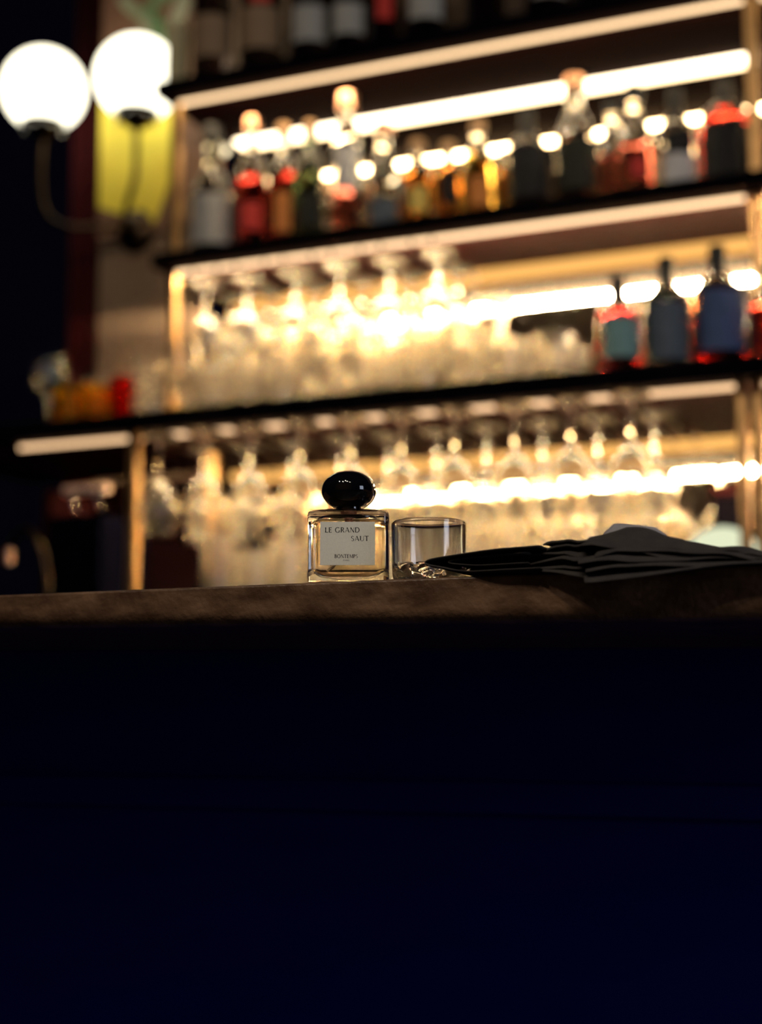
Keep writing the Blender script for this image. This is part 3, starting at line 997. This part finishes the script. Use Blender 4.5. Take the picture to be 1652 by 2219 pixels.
def cutbase(i, r, z, a):
    if 2 <= i <= 4:
        return r * (1 - 0.055 * abs(math.sin(5 * a))), z
    if 13 <= i <= 15:
        return r, z + 0.0028 * abs(math.sin(5 * a)) * (1 if i < 15 else 0.6)
    return r, z


tb = empty('tumbler', (-0.4018, 1.033, ZC), 'small clear glass tumbler between the perfume bottle and the dark napkin', 'glass', rz=0.3)
link('glass_body', lathe_me('glass_body', tp_prof, 80, cutbase), clear, tb)

# ------------------------------------------------------------------ folded cloth napkin lying over the counter edge
cloth = pmat('charcoal_cloth', (0.022, 0.019, 0.020), 0.9, noise=(90, 4, (0.035, 0.029, 0.027), (1, 1, 1)), bump=(700, 0.5, 0.0006))
wpaper = pmat('white_tissue', (0.27, 0.265, 0.30), 0.85)
nap = empty('napkin', (-0.25, 1.03, ZC), 'crumpled dark cloth napkin folded in layers over the counter edge', 'napkin')
HT = [(-0.400, .010), (-0.389, .0125), (-0.365, .0145), (-0.331, .0155), (-0.314, .018), (-0.297, .0225), (-0.284, .0245), (-0.276, .0225), (-0.268, .0245), (-0.255, .0285), (-0.245, .0300), (-0.227, .0262),
      (-0.2025, .0180), (-0.1815, .0130), (-0.157, .0085), (-0.11, .0065), (-0.05, .005)]


def height(x):
    for (xa, ha), (xb, hb) in zip(HT, HT[1:]):
        if xa <= x <= xb:
            t = (x - xa) / (xb - xa)
            return ha + (hb - ha) * t
    return HT[0][1] if x < HT[0][0] else HT[-1][1]


LF = [0.07, 0.24, 0.42, 0.60, 0.78, 0.94]
LXL = [-0.352, -0.345, -0.358, -0.335, -0.318, -0.304]


def fold_layer(k):
    """one layer of the pile: a thin wavy sheet with rounded rim, its front edge sagging unevenly"""
    rnd = random.Random(40 + k)
    ph = [rnd.uniform(0, 6) for _ in range(6)]
    th = 0.0019
    NX, NV = 90, 16
    xl = LXL[k]
    xr = -0.040 - 0.014 * k + rnd.uniform(-.008, .008)
    xc = -0.262 + rnd.uniform(-.010, .010)
    f = LF[k]
    bm = bmesh.new()

    def tri(x):
        t = (x - xl) / (xc - xl) if x < xc else (xr - x) / (xr - xc)
        return max(0.0, min(1.0, t))

    def front(x):
        t = tri(x)
        return (0.998 if x < xc else 0.988 + 0.0) - (0.034 - 0.0035 * k) * (t ** 1.15 if x < xc else 0.3 + 0.7 * t ** 1.4) * (1 if x < xc else 1.0) + 0.002 * math.sin(48 * x + ph[0])

    def back(x):
        return 1.008 + (0.085 - 0.006 * k) * tri(x) ** 0.8

    def zz(x, y, v):
        z = height(x) * f
        d = max(0.0, (y - 1.0)) / 0.09
        z *= 1 - 0.35 * d * d
        z += f * (0.0010 * math.sin(95 * x + 40 * y + ph[1]) + 0.0008 * math.sin(180 * x - 70 * y + ph[2]))
        sag = (0.0022 + 0.0018 * math.sin(55 * x + ph[3])) * (0.4 + k * 0.28)
        if k >= 4:
            sag += 0.0055 * max(0.0, min(1.0, (x + 0.262) / 0.02)) * (height(x) / 0.028)
        e = max(0.0, 1 - v / 0.30)
        z -= sag * e * e
        droop = max(0.0, 0.985 - y)
        z -= droop * (0.40 - 0.05 * k) * min(1, max(0, (x + 0.33) / 0.05)) * (1.0 if x < -0.255 else max(0.0, 1 - (x + 0.255) / 0.12))
        return max(z, 0.0012 + 0.0003 * k) if y > 0.985 else z

    top, bot = [], []
    for i in range(NX + 1):
        x = xl + (xr - xl) * i / NX
        a, b = front(x), back(x)
        rt, rb = [], []
        for j in range(NV + 1):
            v = (j / NV) ** 1.5
            y = a + (b - a) * v
            e = min(1.0, min(i, NX - i) / 1.5 + 0.25, min(j, NV - j) / 1.0 + 0.35)
            z = zz(x, y, v)
            rt.append(bm.verts.new((x + 0.25, y - 1.03, z + th / 2 * e)))
            rb.append(bm.verts.new((x + 0.25, y - 1.03, z - th / 2 * e)))
        top.append(rt)
        bot.append(rb)
    for i in range(NX):
        for j in range(NV):
            bm.faces.new((top[i][j], top[i + 1][j], top[i + 1][j + 1], top[i][j + 1]))
            bm.faces.new((bot[i][j], bot[i][j + 1], bot[i + 1][j + 1], bot[i + 1][j]))
    for i in range(NX):
        bm.faces.new((top[i][0], bot[i][0], bot[i + 1][0], top[i + 1][0]))
        bm.faces.new((top[i][NV], top[i + 1][NV], bot[i + 1][NV], bot[i][NV]))
    for j in range(NV):
        bm.faces.new((top[0][j], top[0][j + 1], bot[0][j + 1], bot[0][j]))
        bm.faces.new((top[NX][j], bot[NX][j], bot[NX][j + 1], top[NX][j + 1]))
    return tomesh('fold', bm, True)


def loop_fold(path, y_tip, slope, th, y_back, seed):
    """a doubled-over edge: a sheet that turns back on itself at the left tip"""
    rnd = random.Random(seed)
    ph = rnd.uniform(0, 6)
    pts = smooth_path([(x, 0, z) for x, z in path], 5)
    bm = bmesh.new()
    NV = 8
    xt = min(p.x for p in pts)
    rows = []
    for i, p in enumerate(pts):
        t = (pts[min(i + 1, len(pts) - 1)] - pts[max(i - 1, 0)]).normalized()
        n = Vector((t.z, 0, -t.x)) * th / 2
        yf = y_tip - slope * (p.x - xt)
        col = []
        for s in (1, -1):
            for j in range(NV + 1):
                v = j / NV
                y = yf + (y_back - yf) * v + (0.0012 * math.sin(120 * p.x + ph) * (1 - v))
                q = p + n * s * (0.55 if j in (0, NV) else 1.0)
                col.append(bm.verts.new((q.x + 0.25 + 0.10 * (y - yf) * max(0, 1 - (p.x - xt) / 0.03), y - 1.03, max(q.z + 0.0004 * math.sin(200 * y + 60 * p.x + ph), 0.0004))))
        rows.append(col)
    m = NV + 1
    for a, b in zip(rows, rows[1:]):
        for j in range(NV):
            bm.faces.new((a[j], a[j + 1], b[j + 1], b[j]))
            bm.faces.new((a[m + j], b[m + j], b[m + j + 1], a[m + j + 1]))
        bm.faces.new((a[0], b[0], b[m], a[m]))
        bm.faces.new((a[NV], a[m + NV], b[m + NV], b[NV]))
    for r in (rows[0], rows[-1]):
        for j in range(NV):
            bm.faces.new((r[j], r[m + j], r[m + j + 1], r[j + 1]))
    return tomesh('fold', bm, True)


for k in range(6):
    link('fold', fold_layer(k), cloth, nap)
link('fold', loop_fold([(-0.300, .0020), (-0.345, .0022), (-0.362, .0036), (-0.376, .0068), (-0.3855, .0092), (-0.3875, .0112), (-0.383, .0128), (-0.372, .0140), (-0.355, .0152), (-0.330, .0162), (-0.300, .0168)], 0.990, 0.16, 0.0016, 1.055, 1), cloth, nap)
link('fold', loop_fold([(-0.310, .0062), (-0.345, .0068), (-0.364, .0088), (-0.3705, .0104), (-0.366, .0120), (-0.350, .0128), (-0.310, .0132)], 0.991, 0.16, 0.0013, 1.050, 2), cloth, nap)


def paper_corner():
    bm = bmesh.new()
    tops = [(-0.262, 0.0268), (-0.255, 0.0325), (-0.250, 0.0322), (-0.238, 0.0308), (-0.227, 0.0288), (-0.2195, 0.0232)]
    fr, bk = [], []
    for x, z in tops:
        zb = height(x) - 0.006
        fr.append([bm.verts.new((x + 0.25, 0.990 - 1.03, zb)), bm.verts.new((x + 0.25, 1.000 - 1.03, z))])
        bk.append([bm.verts.new((x + 0.25, 0.9912 - 1.03, zb)), bm.verts.new((x + 0.25, 1.0008 - 1.03, z))])
    n = len(tops)
    for i in range(n - 1):
        bm.faces.new((fr[i][0], fr[i + 1][0], fr[i + 1][1], fr[i][1]))
        bm.faces.new((bk[i][0], bk[i][1], bk[i + 1][1], bk[i + 1][0]))
        bm.faces.new((fr[i][1], fr[i + 1][1], bk[i + 1][1], bk[i][1]))
        bm.faces.new((fr[i][0], bk[i][0], bk[i + 1][0], fr[i + 1][0]))
    bm.faces.new((fr[0][0], fr[0][1], bk[0][1], bk[0][0]))
    bm.faces.new((fr[-1][0], bk[-1][0], bk[-1][1], fr[-1][1]))
    return tomesh('tissue_corner', bm)


tc_ = link('tissue_corner', paper_corner(), wpaper, nap)
tc_['label'] = 'pale tissue corner sticking up'
